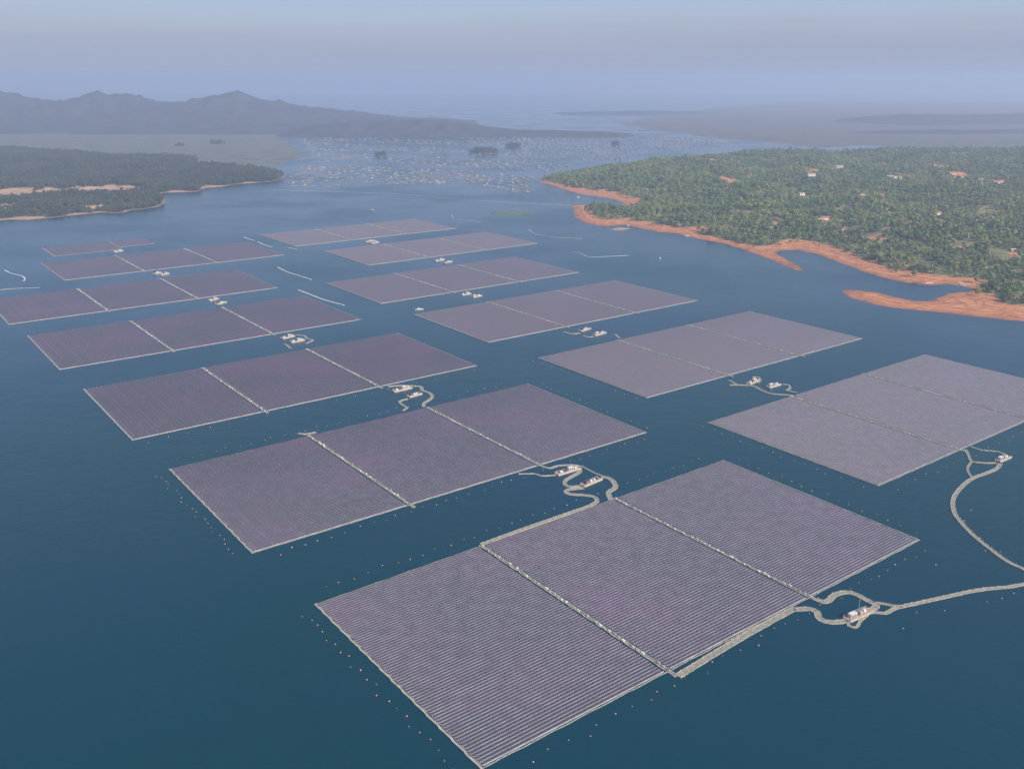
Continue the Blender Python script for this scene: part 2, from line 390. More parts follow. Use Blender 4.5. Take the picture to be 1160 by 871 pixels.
# ------------------------------------------------------------------ equipment barges
def barge(p0, p1, label, kind=0, mast=False, width=5.2):
    a, b_ = gp(*p0), gp(*p1); c = (a + b_) / 2; L = np.linalg.norm(b_ - a); rz = math.atan2(*(b_ - a)[::-1])
    far = L
    root = empty('equipment_barge', (c[0], c[1], 0), rz, label, 'barge', 'equipment barges between the arrays')
    hl = L / 2; hw = width / 2
    mb = MB(); mb.box((0, 0, .45), (hl, hw, .45)); mb.box((0, 0, .97), (hl - .25, hw - .25, .065), 0, 1)
    for s_ in (-1, 1): mb.box((0, s_ * (hw - .1), 1.0), (hl, .1, .12))
    mb.build('hull', [M['cream'], M['rust']], root)
    mb = MB()
    for s_ in (-1, 1):
        for i in range(int(L / 1.6) + 1): mb.box((-hl + .15 + i * 1.6 * (L - .3) / (int(L / 1.6) * 1.6), s_ * (hw - .08), 1.65), (.04, .04, .55))
        mb.box((0, s_ * (hw - .08), 2.2), (hl - .1, .035, .035)); mb.box((0, s_ * (hw - .08), 1.7), (hl - .1, .03, .03))
    mb.build('railing', M['white'], root)
    def container(x, l, m_):
        mb = MB(); mb.box((x, .2, 2.35), (l, 1.35, 1.3)); mb.box((x, .2, 3.70), (l + .08, 1.42, .05)); o = mb.build('container', m_, root)
        for q in (-.45, .45):
            d = MB(); d.box((x + q * l, -1.17, 2.2), (.38 * l, .03, 1.05)); d.build('door', M['doorgrey'], o)
    def cabinet(x, m_, h=1.7):
        mb = MB(); mb.box((x, 0, 1.04 + h / 2), (.75, .8, h / 2)); mb.box((x, 0, 1.06 + h), (.85, .9, .04)); mb.build('cabinet', m_, root)
    def tank(x):
        mb = MB(); mb.cyl((x, .2, 1.03), 1.25, 1.25, 1.1, 12); mb.dome((x, .2, 2.13), 1.25, 12, 3, 0, .6); mb.build('tank', M['white'], root)
    if kind == 0:
        container(-hl * .5, hl * .26, M['white']); cabinet(-hl * .02, M['dark']); cabinet(hl * .2, M['steel'], 1.4); tank(hl * .52)
    elif kind == 1:
        tank(-hl * .6); cabinet(-hl * .2, M['dark']); container(hl * .2, hl * .2, M['white']); cabinet(hl * .62, M['white'], 1.5)
    else:
        container(-hl * .45, hl * .22, M['dark']); tank(-hl * .02); cabinet(hl * .3, M['white'], 1.6); cabinet(hl * .62, M['dark'], 1.3)
    if mast:
        mb = MB(); mb.cyl((hl * .3, hw - .5, 1), .14, .06, 8.5, 6); mb.box((hl * .3, hw - .5, 8.6), (.6, .04, .04)); mb.build('mast', M['steel'], root)
    return root
barge((959, 702.8), (985, 691.5), 'cream barge with white container and tall mast off the right end of the nearest array', 0, True, 6)
barge((630.5, 538), (656.5, 530.2), 'barge with white tank at its left tip, upper left of the two middle barges', 1, False, 5.5)
barge((659.5, 551), (680, 542.4), 'barge with dark framed container, lower right of the two middle barges', 2, False, 5.5)
barge((445.5, 444), (466, 439.3), 'upper barge of the pair between the second and third left arrays', 1)
barge((462.5, 450), (477, 446), 'lower barge of the pair between the second and third left arrays', 2)
barge((848, 435.6), (858, 430.5), 'left barge of the pair between the nearest and second right line arrays', 1)
barge((870, 439.2), (883, 435.5), 'right barge of the pair between the nearest and second right line arrays', 0)
barge((319.5, 384), (333, 380.6), 'upper left barge of the pair between the third and fourth left arrays', 1)
barge((329.5, 388.2), (344.5, 385.3), 'lower right barge of the pair between the third and fourth left arrays', 1)
barge((1130, 523), (1143, 517.5), 'lone barge off the right corner of the cut array near the right picture edge', 0)
barge((657, 375.4), (668, 372.2), 'left barge of the pair between second and third right line arrays', 2)
barge((673, 380.3), (685.5, 376.8), 'right barge of the pair between second and third right line arrays', 0)
barge((237, 341), (247, 338.6), 'left barge of the pair between the fourth and fifth left arrays', 1)
barge((245, 345), (256, 342.3), 'right barge of the pair between the fourth and fifth left arrays', 2)
barge((174, 310.5), (182, 308.8), 'left barge of the pair between the fifth and sixth left arrays', 2)
barge((182, 312), (191, 310), 'right barge of the pair between the fifth and sixth left arrays', 1)
barge((523, 334.6), (533, 332.8), 'left barge of the pair between third and fourth right line arrays', 1)
barge((535, 337), (545, 335), 'right barge of the pair between third and fourth right line arrays', 0)
barge((493, 296), (503, 294.2), 'left barge of the pair between the fourth and fifth right line arrays', 1)
barge((503, 298), (512, 296.4), 'right barge of the pair between the fourth and fifth right line arrays', 2)
barge((414, 274.2), (424, 272.6), 'left barge of the far pair in front of the last right line array', 2)
barge((421, 276), (429, 274.6), 'right barge of the far pair in front of the last right line array', 1)
barge((129, 285.8), (139, 284.2), 'hazy barge beside the half-size unfinished array', 1)

# ------------------------------------------------------------------ mooring buoys
bm_ = MB(); bm_.cyl((0, 0, -.1), .42, .55, .5, 8); bm_.dome((0, 0, .4), .55, 8, 2)
BUOY = bm_.mesh('mooring_buoy', [M['orange']])
def buoys(c, side, n, off, label, t0=0., t1=1.):
    c = np.array(c)
    ends = {'left': ((-196, 93), (-196, -93)), 'bottom': ((-196, -93), (196, -93)), 'top': ((-196, 93), (196, 93)), 'right': ((196, 93), (196, -93))}[side]
    out = {'left': (-1, 0), 'bottom': (0, -1), 'top': (0, 1), 'right': (1, 0)}[side]
    for i in range(n):
        t = t0 + (t1 - t0) * (i + .5) / n + random.uniform(-.006, .006)
        l = np.array(ends[0]) * (1 - t) + np.array(ends[1]) * t + np.array(out) * (off + random.uniform(-1.5, 1.5) + (3 if i % 4 == 0 else 0))
        p = c + uv(*l); s_ = random.uniform(.45, .85)
        o = link('mooring_buoy', BUOY, None, (p[0], p[1], 0)); o.scale = (s_, s_, s_)
        tag(o, label, 'buoy', label.replace('small orange buoy', 'orange buoys'))
for k, nm in (('A', 'nearest array'), ('B', 'second array')):
    for sd, n, wh in (('left', 22, 'left'), ('bottom', 34, 'lower'), ('top', 34, 'upper left'), ('right', 16, 'upper right')):
        buoys(CEN[k], sd, n, 10 if sd != 'top' else 14, 'small orange buoy in the row off the %s edge of the %s' % (wh, nm), .02, .98)
buoys(CEN['H'], 'left', 16, 11, 'small orange buoy in the row off the near edge of the cut right array')
buoys(CEN['H'], 'bottom', 26, 12, 'small orange buoy in the row off the lower edge of the cut right array')
buoys(CEN['C'], 'bottom', 20, 12, 'small orange buoy in the row off the lower edge of the third left array')
buoys(CEN['I'], 'left', 12, 10, 'small orange buoy in the row off the near edge of the second right line array')
for i, (x, y) in enumerate([(1095, 600), (1110, 610), (1116, 624), (1133, 625), (1150, 640), (1092, 590), (1100, 578), (1118, 682), (1135, 678), (1070, 692), (1148, 672), (1023, 712), (1038, 694), (1060, 640)]):
    p = gp(x, y); o = link('mooring_buoy', BUOY, None, (p[0], p[1], 0)); o.scale = (.9,) * 3
    tag(o, 'loose small orange buoy floating beside the long walkways on the right', 'buoy', 'loose orange buoys beside the long walkways')

# ------------------------------------------------------------------ land
def sdf(P, poly):
    """signed distance, positive inside"""
    P = np.asarray(P, float); A = poly; B = np.roll(poly, -1, 0)
    d = np.full(len(P), 1e18); ins = np.zeros(len(P), bool)
    for a, b_ in zip(A, B):
        e = b_ - a; w = P - a; t = np.clip((w @ e) / (e @ e + 1e-9), 0, 1)
        d = np.minimum(d, ((w - t[:, None] * e) ** 2).sum(1))
        c1 = (a[1] > P[:, 1]) != (b_[1] > P[:, 1])
        with np.errstate(divide='ignore', invalid='ignore'): xx = (b_[0] - a[0]) * (P[:, 1] - a[1]) / (b_[1] - a[1]) + a[0]
        ins ^= c1 & (P[:, 0] < xx)
    d = np.sqrt(d); return np.where(ins, d, -d)
_ph = rng.uniform(0, 6.28, (40, 3)); _dir = rng.normal(size=(40, 2)); _dir /= np.linalg.norm(_dir, axis=1)[:, None]
def lump(P, L, seed=0, oct=4):
    out = 0; amp = 1; k = seed * 5
    for o in range(oct):
        for j in range(3):
            i = (k + o * 3 + j) % 40; q = P @ _dir[i] / L * 6.28 * (1.13 ** j)
            q2 = P @ _dir[(i + 7) % 40] / L * 5.1
            out = out + amp * np.sin(q + _ph[i, 0] + 1.3 * np.sin(q2 + _ph[i, 1])) / 3
        amp *= .5; L /= 2.1
    return out
def terrain(name, poly, hfun, cell, m_, vegfun=None, pad=30, label=None, cat='land', jag=0.):
    lo = poly.min(0) - pad; hi = poly.max(0) + pad
    nx = int((hi[0] - lo[0]) / cell) + 2; ny = int((hi[1] - lo[1]) / cell) + 2
    X, Y = np.meshgrid(lo[0] + np.arange(nx) * cell, lo[1] + np.arange(ny) * cell); P = np.c_[X.ravel(), Y.ravel()]
    s = sdf(P, poly)
    if jag: s = s + jag * lump(P, 90, 3)
    z = hfun(P, s); keep = (s > -pad).reshape(ny, nx)
    fk = keep[:-1, :-1] | keep[1:, :-1] | keep[:-1, 1:] | keep[1:, 1:]
    idx = np.arange(nx * ny).reshape(ny, nx)
    Q = np.stack([idx[:-1, :-1][fk], idx[:-1, 1:][fk], idx[1:, 1:][fk], idx[1:, :-1][fk]], 1)
    used = np.unique(Q); rm = np.full(nx * ny, -1); rm[used] = np.arange(len(used)); Q = rm[Q]
    me = bpy.data.meshes.new(name); me.from_pydata(np.c_[P[used], z[used]].tolist(), [], Q.tolist())
    me.polygons.foreach_set('use_smooth', [True] * len(Q))
    at = me.attributes.new('veg', 'FLOAT', 'POINT')
    at.data.foreach_set('value', (vegfun(P[used]) if vegfun else np.ones(len(used))).astype(np.float32))
    me.materials.append(m_); me.update()
    o = link(name, me); tag(o, label, cat, kind='structure'); return o

# --- right-hand wooded shore
R_SHORE = gps([(610, 206.5), (623, 209.6), (639, 215), (657, 220.3), (674, 222.6), (688, 224.4), (699, 227.6), (709, 231.6), (715, 235.5), (711, 237.5), (705, 236), (690, 233.5), (668, 232.5), (655, 232), (646, 233.2),
    (649.7, 236.8), (650.5, 245), (656, 249), (662, 252.3), (674.5, 255.4), (687, 256.3), (700, 255.2), (709, 254.8), (729, 259.5), (747.5, 263.2), (768, 264.8), (780.7, 268.5), (800, 272.5), (822, 276.3), (842, 283), (856.6, 288.5), (873.8, 294.5), (890, 302), (900, 306), (911, 307.5),
    (908, 303), (898, 297.8), (888, 292), (879, 287.9), (880, 285), (887.6, 284), (905, 283.2), (925.5, 288), (953, 298.3), (980.7, 308.6), (1000, 314.5), (1015, 318), (1035, 321.5), (1056, 323), (1075, 322), (1087, 324), (1100, 326), (1104, 328), (1096, 331), (1084, 331), (1073, 333), (1063, 337), (1055, 340.5), (1046, 341.5), (1035, 340.5), (1022, 338.3), (1010, 335.5), (998, 332), (982, 330), (967, 328.6), (952, 329),
    (955, 333), (967, 338.5), (980, 342), (994.5, 346), (1008, 348), (1022, 350), (1056.6, 353), (1080, 356), (1105, 359), (1139, 362.3), (1160, 364), (1230, 371), (1330, 374), (1700, 340),
    (2600, 215), (2300, 176), (1700, 171), (1300, 171), (1160, 171.5), (1000, 173), (900, 175), (820, 178), (760, 180.5), (700, 187), (650, 194), (615, 201)])
R_VEG = gps([(612, 204), (625, 207), (639, 210), (650, 213), (665, 215), (684, 217), (699, 220), (718, 224), (729, 228), (727, 232), (719, 236), (712, 238), (700, 236), (685, 234.5), (670, 233), (667, 236), (668, 240), (676, 246), (682, 249), (693, 250.6), (705, 250.6), (716, 249.5), (730, 251.5), (747.5, 254.8), (765, 258.5), (780, 260), (791, 265), (815, 271), (839, 276), (856, 279), (868, 280.5), (880, 277), (895, 272.5), (912, 274.5), (935, 279), (953, 284), (968, 289), (980.7, 295), (1008, 305), (1025, 309), (1042.8, 311.5), (1065, 314), (1087.6, 314.5), (1104, 315.5), (1113, 320), (1117, 327), (1122, 335), (1130, 341), (1141, 346), (1160, 348), (1230, 355), (1330, 357), (1700, 322),
    (2500, 214), (2250, 177), (1700, 172), (1160, 172.5), (1000, 174), (900, 176), (820, 179), (760, 181.8), (700, 188), (650, 195), (618, 201.5)])
CLEAR_R = [(824, 211, 20, 40), (794, 252, 17, 22), (801, 188, 40, 30), (991, 266, 16, 14), (970, 272, 8, 9), (1087, 281, 15, 13), (1112, 233, 24, 34), (1120, 228, 14, 18), (956, 263, 8, 12), (1113, 258, 7, 9), (877, 255, 9, 13),
           (908, 222.5, 9, 14), (951, 191.5, 12, 26), (919, 200.5, 12, 24), (976, 223.5, 9, 16), (998, 223.5, 9, 16), (1017, 203, 32, 24), (1070, 193.5, 12, 26), (1086, 203, 26, 30), (1123, 211.5, 30, 26), (1062, 245, 15, 15), (934, 250.5, 14, 15),
           (688, 247, 14, 12), (720, 232, 10, 12), (880, 272, 12, 8), (1147, 286, 8, 9), (1056, 192, 10, 22), (1148, 224, 14, 20), (1030, 292, 9, 8), (1135, 336, 8, 6), (1088, 170.6, 120, 40)]
CLR = np.array([[*gp(x, y, 18), a, b_] for x, y, a, b_ in CLEAR_R])
CLR[:, 2:] *= 1.5
_r = random.Random(77); FLD = []
for _ in range(150):
    x_, y_ = _r.uniform(640, 1250), 178 + 150 * _r.random() ** 1.6
    FLD.append([*gp(x_, y_, 18), _r.uniform(10, 34), _r.uniform(12, 40), _r.uniform(0, 3)])
def meadow(P):
    m_ = np.full(len(P), -1e9)
    for x, y, a, b_, t in FLD:
        dx, dy = P[:, 0] - x, P[:, 1] - y; c_, s_ = math.cos(t), math.sin(t)
        m_ = np.maximum(m_, 1 - np.sqrt(((dx * c_ + dy * s_) / a) ** 2 + ((dy * c_ - dx * s_) / b_) ** 2))
    return m_ + .4 * lump(P, 44, 5, 3)
def clear_field(P):
    m_ = np.full(len(P), -1e9)
    for x, y, a, b_ in CLR:
        d = 1 - np.sqrt(((P[:, 0] - x) / a) ** 2 + ((P[:, 1] - y) / (b_ * 1.0)) ** 2)
        m_ = np.maximum(m_, d)
    return m_ + .3 * lump(P, 34, 4, 3)
def h_right(P, s):
    beach = np.clip(s, -30, 70) * .035
    rise = np.clip((s - 45) / 260, 0, 1); rise = rise * rise * (3 - 2 * rise)
    fars = np.clip((P[:, 1] - 1500) / 1600, 0, 1)
    z = beach + rise * (12 + 16 * fars + (6 + 6 * fars) * lump(P, 520, 1) + 2.5 * lump(P, 140, 2)) + np.where(s > 8, .35 * lump(P, 60, 4), 0)
    return z
def veg_right(P):
    s = sdf(P, R_VEG) + 13 * lump(P, 75, 5, 4); c = clear_field(P)
    return np.clip(.5 + np.minimum(s / 14, -c * 2.5), 0, 1)
terrain('right_shore_ground', R_SHORE, h_right, 9.0, M['land'], veg_right, 40, 'wooded plateau with a red mud rim on the right side of the lake', jag=2.5)
isl = gps([(691, 259.8), (700, 258), (708, 258.2), (715, 259.2), (706, 261), (697, 261.2)])
terrain('sandbar', isl, lambda P, s: np.clip(s, -10, 20) * .12, 3, M['land_l'], lambda P: np.zeros(len(P)), 8, 'small pale sandbar off the red peninsula')

# --- left wooded shore
L_SHORE = gps([(-700, 262), (-200, 257), (0, 250), (12, 249), (32, 249.5), (60, 246.5), (90, 243.3), (104, 242), (118, 240.8), (130, 242), (143, 240.5), (150, 238), (165, 237), (178, 234.5), (187, 230.5), (186, 225), (180, 220.5), (186, 218.5), (205, 218.2), (226, 217), (233, 213), (250, 212), (263, 209.6), (270, 208.6), (290, 207.4), (305, 206), (317, 204.2), (322, 201.5),
    (322, 198), (300, 193), (240, 188), (180, 184), (100, 176), (0, 171), (-300, 168), (-700, 168)])
L_CLEAR = [(12, 221, 130, 160), (112, 216.5, 130, 120), (54, 220.5, 50, 60), (22, 247.5, 62, 50), (102, 241.5, 46, 44), (150, 237.5, 22, 34), (206, 217, 60, 44), (247, 211, 60, 50), (296, 206.6, 66, 46), (4, 236, 36, 44), (108, 235, 26, 40), (165, 196, 60, 90), (60, 190, 80, 60), (170, 184, 90, 60), (220, 190, 50, 60)]
LCL = np.array([[*gp(x, y, 4), a, b_] for x, y, a, b_ in L_CLEAR])
def clear_left(P):
    m_ = np.full(len(P), -1e9)
    for x, y, a, b_ in LCL: m_ = np.maximum(m_, 1 - np.sqrt(((P[:, 0] - x) / a) ** 2 + ((P[:, 1] - y) / b_) ** 2))
    return m_ + .3 * lump(P, 70, 4, 3)
def h_left(P, s):
    rise = np.clip((s - 14) / 130, 0, 1); rise = rise * rise * (3 - 2 * rise)
    c = np.clip(1 - np.clip(clear_left(P) + .35, 0, .7) / .7, 0, 1)
    back = np.clip((P[:, 1] - 2900) / 900, 0, 1)
    return np.clip(s, -30, 20) * .06 + rise * c * (11 + 9 * back + 4 * lump(P, 420, 6) + 3 * back * lump(P, 260, 2))
def veg_left(P):
    return np.clip(.5 + np.minimum((sdf(P, L_SHORE) - 5) / 8, -clear_left(P) * 2.5), 0, 1)
terrain('left_shore_ground', L_SHORE, h_left, 14.0, M['land_l'], veg_left, 40, 'low wooded shore with thin sand strips on the far left', jag=3)
L2 = gps([(120, 190), (150, 188.6), (185, 188), (210, 186), (227, 184.3), (224, 181.5), (190, 179), (130, 180), (60, 184)])
terrain('far_left_spit', L2, lambda P, s: np.clip(s, -20, 25) * .08 + np.clip((s - 20) / 80, 0, 1) * 8, 16, M['land_l'], lambda P: np.clip((sdf(P, L2) - 10) / 10, 0, 1), 30, 'thin dark wooded spit behind the left shore')
# far islets
ISL = [((420, 439), 177.5, 34, 18), ((530, 566), 174, 60, 16), ((571, 592), 167.5, 45, 12), ((692, 706), 165, 40, 18), ((501, 509), 180, 16, 8), ((196, 210), 167, 30, 14), ((233, 254), 164, 40, 14)]
ISLP = []
for (x0, x1), y, dep, h in ISL:
    a, b_ = gp(x0, y), gp(x1, y); c = (a + b_) / 2; hw = np.linalg.norm(b_ - a) / 2
    poly = np.array([c + (hw * math.cos(t) * random.uniform(.85, 1.1), dep + dep * math.sin(t)) for t in np.linspace(0, 6.1, 14)])
    ISLP.append((poly, h))
    terrain('lake_islet', poly, lambda P, s, h=h: np.clip(s, -20, 12) * .1 + np.clip((s - 8) / 45, 0, 1) * h * .6, 10, M['land_l'], lambda P: np.ones(len(P)), 20, None)
for o, lb in zip([o for o in COL.objects if o.name.startswith('lake_islet')], ['dark wooded islet left of centre in the far fish farm', 'long flat wooded islet in the far middle', 'small hazy islet behind the long flat one', 'lone hazy islet left of the right shore', 'tiny islet in the fish farm', 'hazy tree clump islet behind the left spit', 'hazy flat islet in front of the mountains']): o['label'] = lb

# --- far plains and hills
PL1 = gps([(-900, 152), (320, 151), (318, 158), (335, 166), (348, 175), (330, 184), (300, 188), (226, 186), (120, 184), (-900, 180)])
terrain('left_plain', PL1, lambda P, s: np.clip(s, -60, 60) * .04 + 1.2 * lump(P, 500, 3), 60, M['plain'], lambda P: np.ones(len(P)), 60, 'pale green fields between left shore and mountains')
PL2 = gps([(690, 143), (760, 150), (820, 158), (880, 163), (1000, 166), (1160, 167), (1700, 168), (2300, 160), (2300, 118), (900, 116), (760, 128)])
terrain('right_plain', PL2, lambda P, s: np.clip(s, -80, 200) * .05 + 6 * lump(P, 900, 4), 110, M['plain_r'], lambda P: np.ones(len(P)), 100, 'faint hazy lowland beyond the right shore')
def ridge(name, crest, dist, depth, label, cell=45, rough=.16, base=-5, m_='hill', curve=0.):
    cx = np.array([(x - 580) / F * dist / CP for x, y in crest]); 
    cz = np.array([CAM_H - (y - 90.5) / F * dist for x, y in crest])
    lo, hi = cx.min(), cx.max()
    nx = int((hi - lo) / cell) + 1; ny = int(2 * depth / cell) + 1
    X, Y = np.meshgrid(np.linspace(lo, hi, nx), np.linspace(-depth, depth, ny)); P = np.c_[X.ravel(), Y.ravel() + dist]
    z = np.interp(X.ravel(), cx, cz); z = z + np.clip(z - 40, 0, 200) * .16 * (.55 - np.abs(lump(np.c_[X.ravel() * 1.0, Y.ravel() * .15 + dist], 420, 3, 5))); t = np.abs(Y.ravel()) / depth
    prof = np.clip(1 - t, 0, 1) ** 1.25
    spur = 1 + rough * 2.6 * lump(P, 620, 5, 5) * np.clip(t * 3, .1, 1) + rough * 1.5 * np.clip(t * 4, .25, 1) * (1 - 2 * np.abs(np.clip(lump(P, 330, 2, 4), -1, 1))) * (z > 60)
    Z = base + (z - base) * prof * spur
    me = bpy.data.meshes.new(name)
    idx = np.arange(nx * ny).reshape(ny, nx); Q = np.stack([idx[:-1, :-1].ravel(), idx[:-1, 1:].ravel(), idx[1:, 1:].ravel(), idx[1:, :-1].ravel()], 1)
    me.from_pydata(np.c_[P, Z].tolist(), [], Q.tolist()); me.polygons.foreach_set('use_smooth', [True] * len(Q))
    at = me.attributes.new('veg', 'FLOAT', 'POINT'); at.data.foreach_set('value', np.ones(nx * ny, np.float32))
    me.materials.append(M[m_]); return tag(link(name, me), label, 'hills', kind='structure')
ridge('mountain_range', [(-420, 118), (-250, 108), (-120, 112), (-40, 108), (0, 106), (21, 102), (38, 99), (55, 104), (72, 109), (93, 113), (117, 116), (138, 108), (152, 105), (176, 105), (193, 109), (217, 114), (238, 112.5), (255, 113), (272, 108), (297, 103), (317, 109), (338, 114), (359, 118), (386, 121), (421, 124), (449, 128), (500, 131), (540, 136), (580, 141), (620, 146)], 7200, 1300, 'blue-grey mountain range with three rounded peaks beyond the lake at left')
ridge('low_ridge', [(330, 150), (352, 141), (380, 137), (421, 134), (449, 132), (480, 131), (511, 132.5), (532, 134), (548, 138), (566, 140), (587, 142.5), (621, 142.5), (673, 144), (700, 146), (712, 149.5)], 5750, 260, 'darker low wooded ridge ending in a point at the far middle', 22, .1)
ridge('foothills', [(-420, 142), (-200, 140), (0, 144), (60, 141), (110, 145), (170, 140), (230, 144), (290, 139), (330, 143), (380, 148)], 6000, 300, 'low foothills in front of the mountains', 30, .12)
ridge('far_right_ridge', [(900, 137), (940, 129), (985, 125), (1040, 126.5), (1100, 125), (1170, 124), (1300, 122), (1600, 126), (1900, 134)], 7400, 700, 'faint ridge line in the haze at far right', 60, .1)
ridge('far_middle_ridge', [(560, 131), (640, 124), (720, 122), (800, 124.5), (870, 127), (960, 131)], 9500, 700, 'barely visible ridge in the haze at far middle', 80, .1)
ridge('near_right_ridge', [(770, 150), (830, 147.5), (900, 146), (980, 142), (1060, 142), (1160, 140), (1400, 139), (1800, 146)], 5900, 350, 'low hazy rise behind the right shore woods', 40, .1)

# ------------------------------------------------------------------ trees
def tree_mesh(kind, seed):
    r = random.Random(seed); cr = MB(); tr = MB()
    def leafquad(c, s_):
        n = len(cr.v); a = Vector((r.gauss(0, 1), r.gauss(0, 1), r.gauss(0, .6))).normalized()
        b_ = a.orthogonal().normalized(); b_.rotate(__import__('mathutils').Quaternion(a, r.uniform(0, 6.28)))
        d = a.cross(b_)
        for x, y in ((-1, -.6), (.3, -1), (1, .5), (-.4, 1)): cr.v.append(tuple(Vector(c) + b_ * x * s_ + d * y * s_ * .8))
        cr.f.append((n, n + 1, n + 2, n + 3)); cr.m.append(0)
    if kind == 'palm':
        H = 10.5; tr.cyl((0, 0, -1), .22, .14, H + 1, 5)
        for i in range(13):
            a = i * 2.4; up = r.uniform(-.1, .7); px_, py_, pz = 0, 0, H
            for k in range(3):
                nx_, ny_, nz = math.cos(a) * 1.25 * (k + 1), math.sin(a) * 1.25 * (k + 1), H + up * 1.4 * (k + 1) - .42 * (k + 1) ** 2
                w = (.55, .5, .1)[k]; w0 = (.2, .55, .5)[k]; q = (-math.sin(a), math.cos(a)); n = len(cr.v)
                cr.v += [(px_ - q[0] * w0, py_ - q[1] * w0, pz), (px_ + q[0] * w0, py_ + q[1] * w0, pz), (nx_ + q[0] * w, ny_ + q[1] * w, nz), (nx_ - q[0] * w, ny_ - q[1] * w, nz)]
                cr.f.append((n, n + 1, n + 2, n + 3)); cr.m.append(0); px_, py_, pz = nx_, ny_, nz
    else:
        H, Wd, n, s0 = {'round': (9, 4.2, 150, .75), 'broad': (8, 5.4, 180, .85), 'tall': (13, 3.4, 160, .7), 'bush': (4, 3.0, 90, .6)}[kind]
        th = H * .45; tr.cyl((0, 0, -1.2), .32, .2, th + 1.2, 6)
        lobes = []
        for i in range(6 if kind != 'bush' else 4):
            a = r.uniform(0, 6.28); d = r.uniform(.15, .6) * Wd; z = r.uniform(.45, .88) * H
            lobes.append((math.cos(a) * d, math.sin(a) * d, z, r.uniform(.38, .6) * Wd))
            L = math.hypot(d, z - th); q = MB(); x1, y1 = math.cos(a) * d, math.sin(a) * d; k = len(tr.v)
            for (X, Y, Z, w) in ((0, 0, th - .6, .14), (x1, y1, z, .05)):
                tr.v += [(X - w, Y - w, Z), (X + w, Y - w, Z), (X, Y + w, Z)]
            for i2 in range(3): j2 = (i2 + 1) % 3; tr.f.append((k + i2, k + j2, k + 3 + j2, k + 3 + i2)); tr.m.append(0)
        for i in range(n):
            x, y, z, rad = r.choice(lobes); v = Vector((r.gauss(0, 1), r.gauss(0, 1), r.gauss(0, 1))).normalized() * rad * r.uniform(.65, 1.05)
            leafquad((x + v.x, y + v.y, max(.4, z + v.z * .75)), s0 * r.uniform(.6, 1.35))
    return cr, tr
KINDS_T = ['round', 'round', 'broad', 'broad', 'tall', 'bush', 'palm', 'round']
TM = []
for i, k in enumerate(KINDS_T):
    cr, tr = tree_mesh(k, 50 + i)
    cm = cr.mesh('crown', [M['leaf']]); tm = tr.mesh('trunk', [M['bark']])
    full = MB(); full.v = cr.v + tr.v; full.f = cr.f + [tuple(q + len(cr.v) for q in f) for f in tr.f]; full.m = [0] * len(cr.f) + [1] * len(tr.f)
    TM.append((cm, tm, full.mesh('tree_kind', [M['leaf'], M['bark']]), full.mesh('tree_kind_dark', [M['leaf_dark'], M['bark']])))
# source trees live in collections that are not part of the scene itself
def src_collection(nm, k):
    c = bpy.data.collections.new(nm)
    for i, t in enumerate(TM):
        o = bpy.data.objects.new('tree_source_%02d' % i, t[k]); c.objects.link(o)
    return c
SRC = {'leaf': src_collection('tree_kinds', 2), 'dark': src_collection('tree_kinds_dark', 3)}
def scatter(name, P, Z, scl, idx, src, label):
    me = bpy.data.meshes.new(name); me.from_pydata(np.c_[P, Z].tolist(), [], [])
    for nm, ty, val in (('scl', 'FLOAT', scl), ('rot', 'FLOAT', rng.uniform(0, 6.28, len(P))), ('idx', 'INT', idx)):
        a = me.attributes.new(nm, ty, 'POINT'); a.data.foreach_set('value', np.asarray(val, np.float32 if ty == 'FLOAT' else np.int32))
    o = link(name, me); tag(o, label, 'forest', kind='stuff')
    g = bpy.data.node_groups.new(name + '_scatter', 'GeometryNodeTree')
    g.interface.new_socket('Geometry', in_out='INPUT', socket_type='NodeSocketGeometry'); g.interface.new_socket('Geometry', in_out='OUTPUT', socket_type='NodeSocketGeometry')
    gi = g.nodes.new('NodeGroupInput'); go = g.nodes.new('NodeGroupOutput'); ci = g.nodes.new('GeometryNodeCollectionInfo')
    ci.inputs['Collection'].default_value = SRC[src]; ci.inputs['Separate Children'].default_value = True; ci.inputs['Reset Children'].default_value = True
    ip = g.nodes.new('GeometryNodeInstanceOnPoints'); ip.inputs['Pick Instance'].default_value = True
    def na(nm, ty):
        n = g.nodes.new('GeometryNodeInputNamedAttribute'); n.data_type = ty; n.inputs[0].default_value = nm; return n.outputs['Attribute']
    cx = g.nodes.new('ShaderNodeCombineXYZ'); L = g.links.new
    L(gi.outputs[0], ip.inputs['Points']); L(ci.outputs[0], ip.inputs['Instance']); L(na('idx', 'INT'), ip.inputs['Instance Index'])
    L(na('rot', 'FLOAT'), cx.inputs[2]); L(cx.outputs[0], ip.inputs['Rotation']); L(na('scl', 'FLOAT'), ip.inputs['Scale']); L(ip.outputs[0], go.inputs[0])
    md = o.modifiers.new('scatter', 'NODES'); md.node_group = g; return o
def in_view(P, margin=260):
    ax = np.abs(P[:, 0]) / np.maximum(P[:, 1] * CP + CAM_H * SP, 1)
    return ax < (580 + margin) / F
def sample(poly, cell):
    lo, hi = poly.min(0), poly.max(0); nx = int((hi[0] - lo[0]) / cell); ny = int((hi[1] - lo[1]) / cell)
    X, Y = np.meshgrid(lo[0] + np.arange(nx) * cell, lo[1] + np.arange(ny) * cell); P = np.c_[X.ravel(), Y.ravel()]
    P = P + rng.uniform(-.55, .55, P.shape) * cell; return P[in_view(P)]
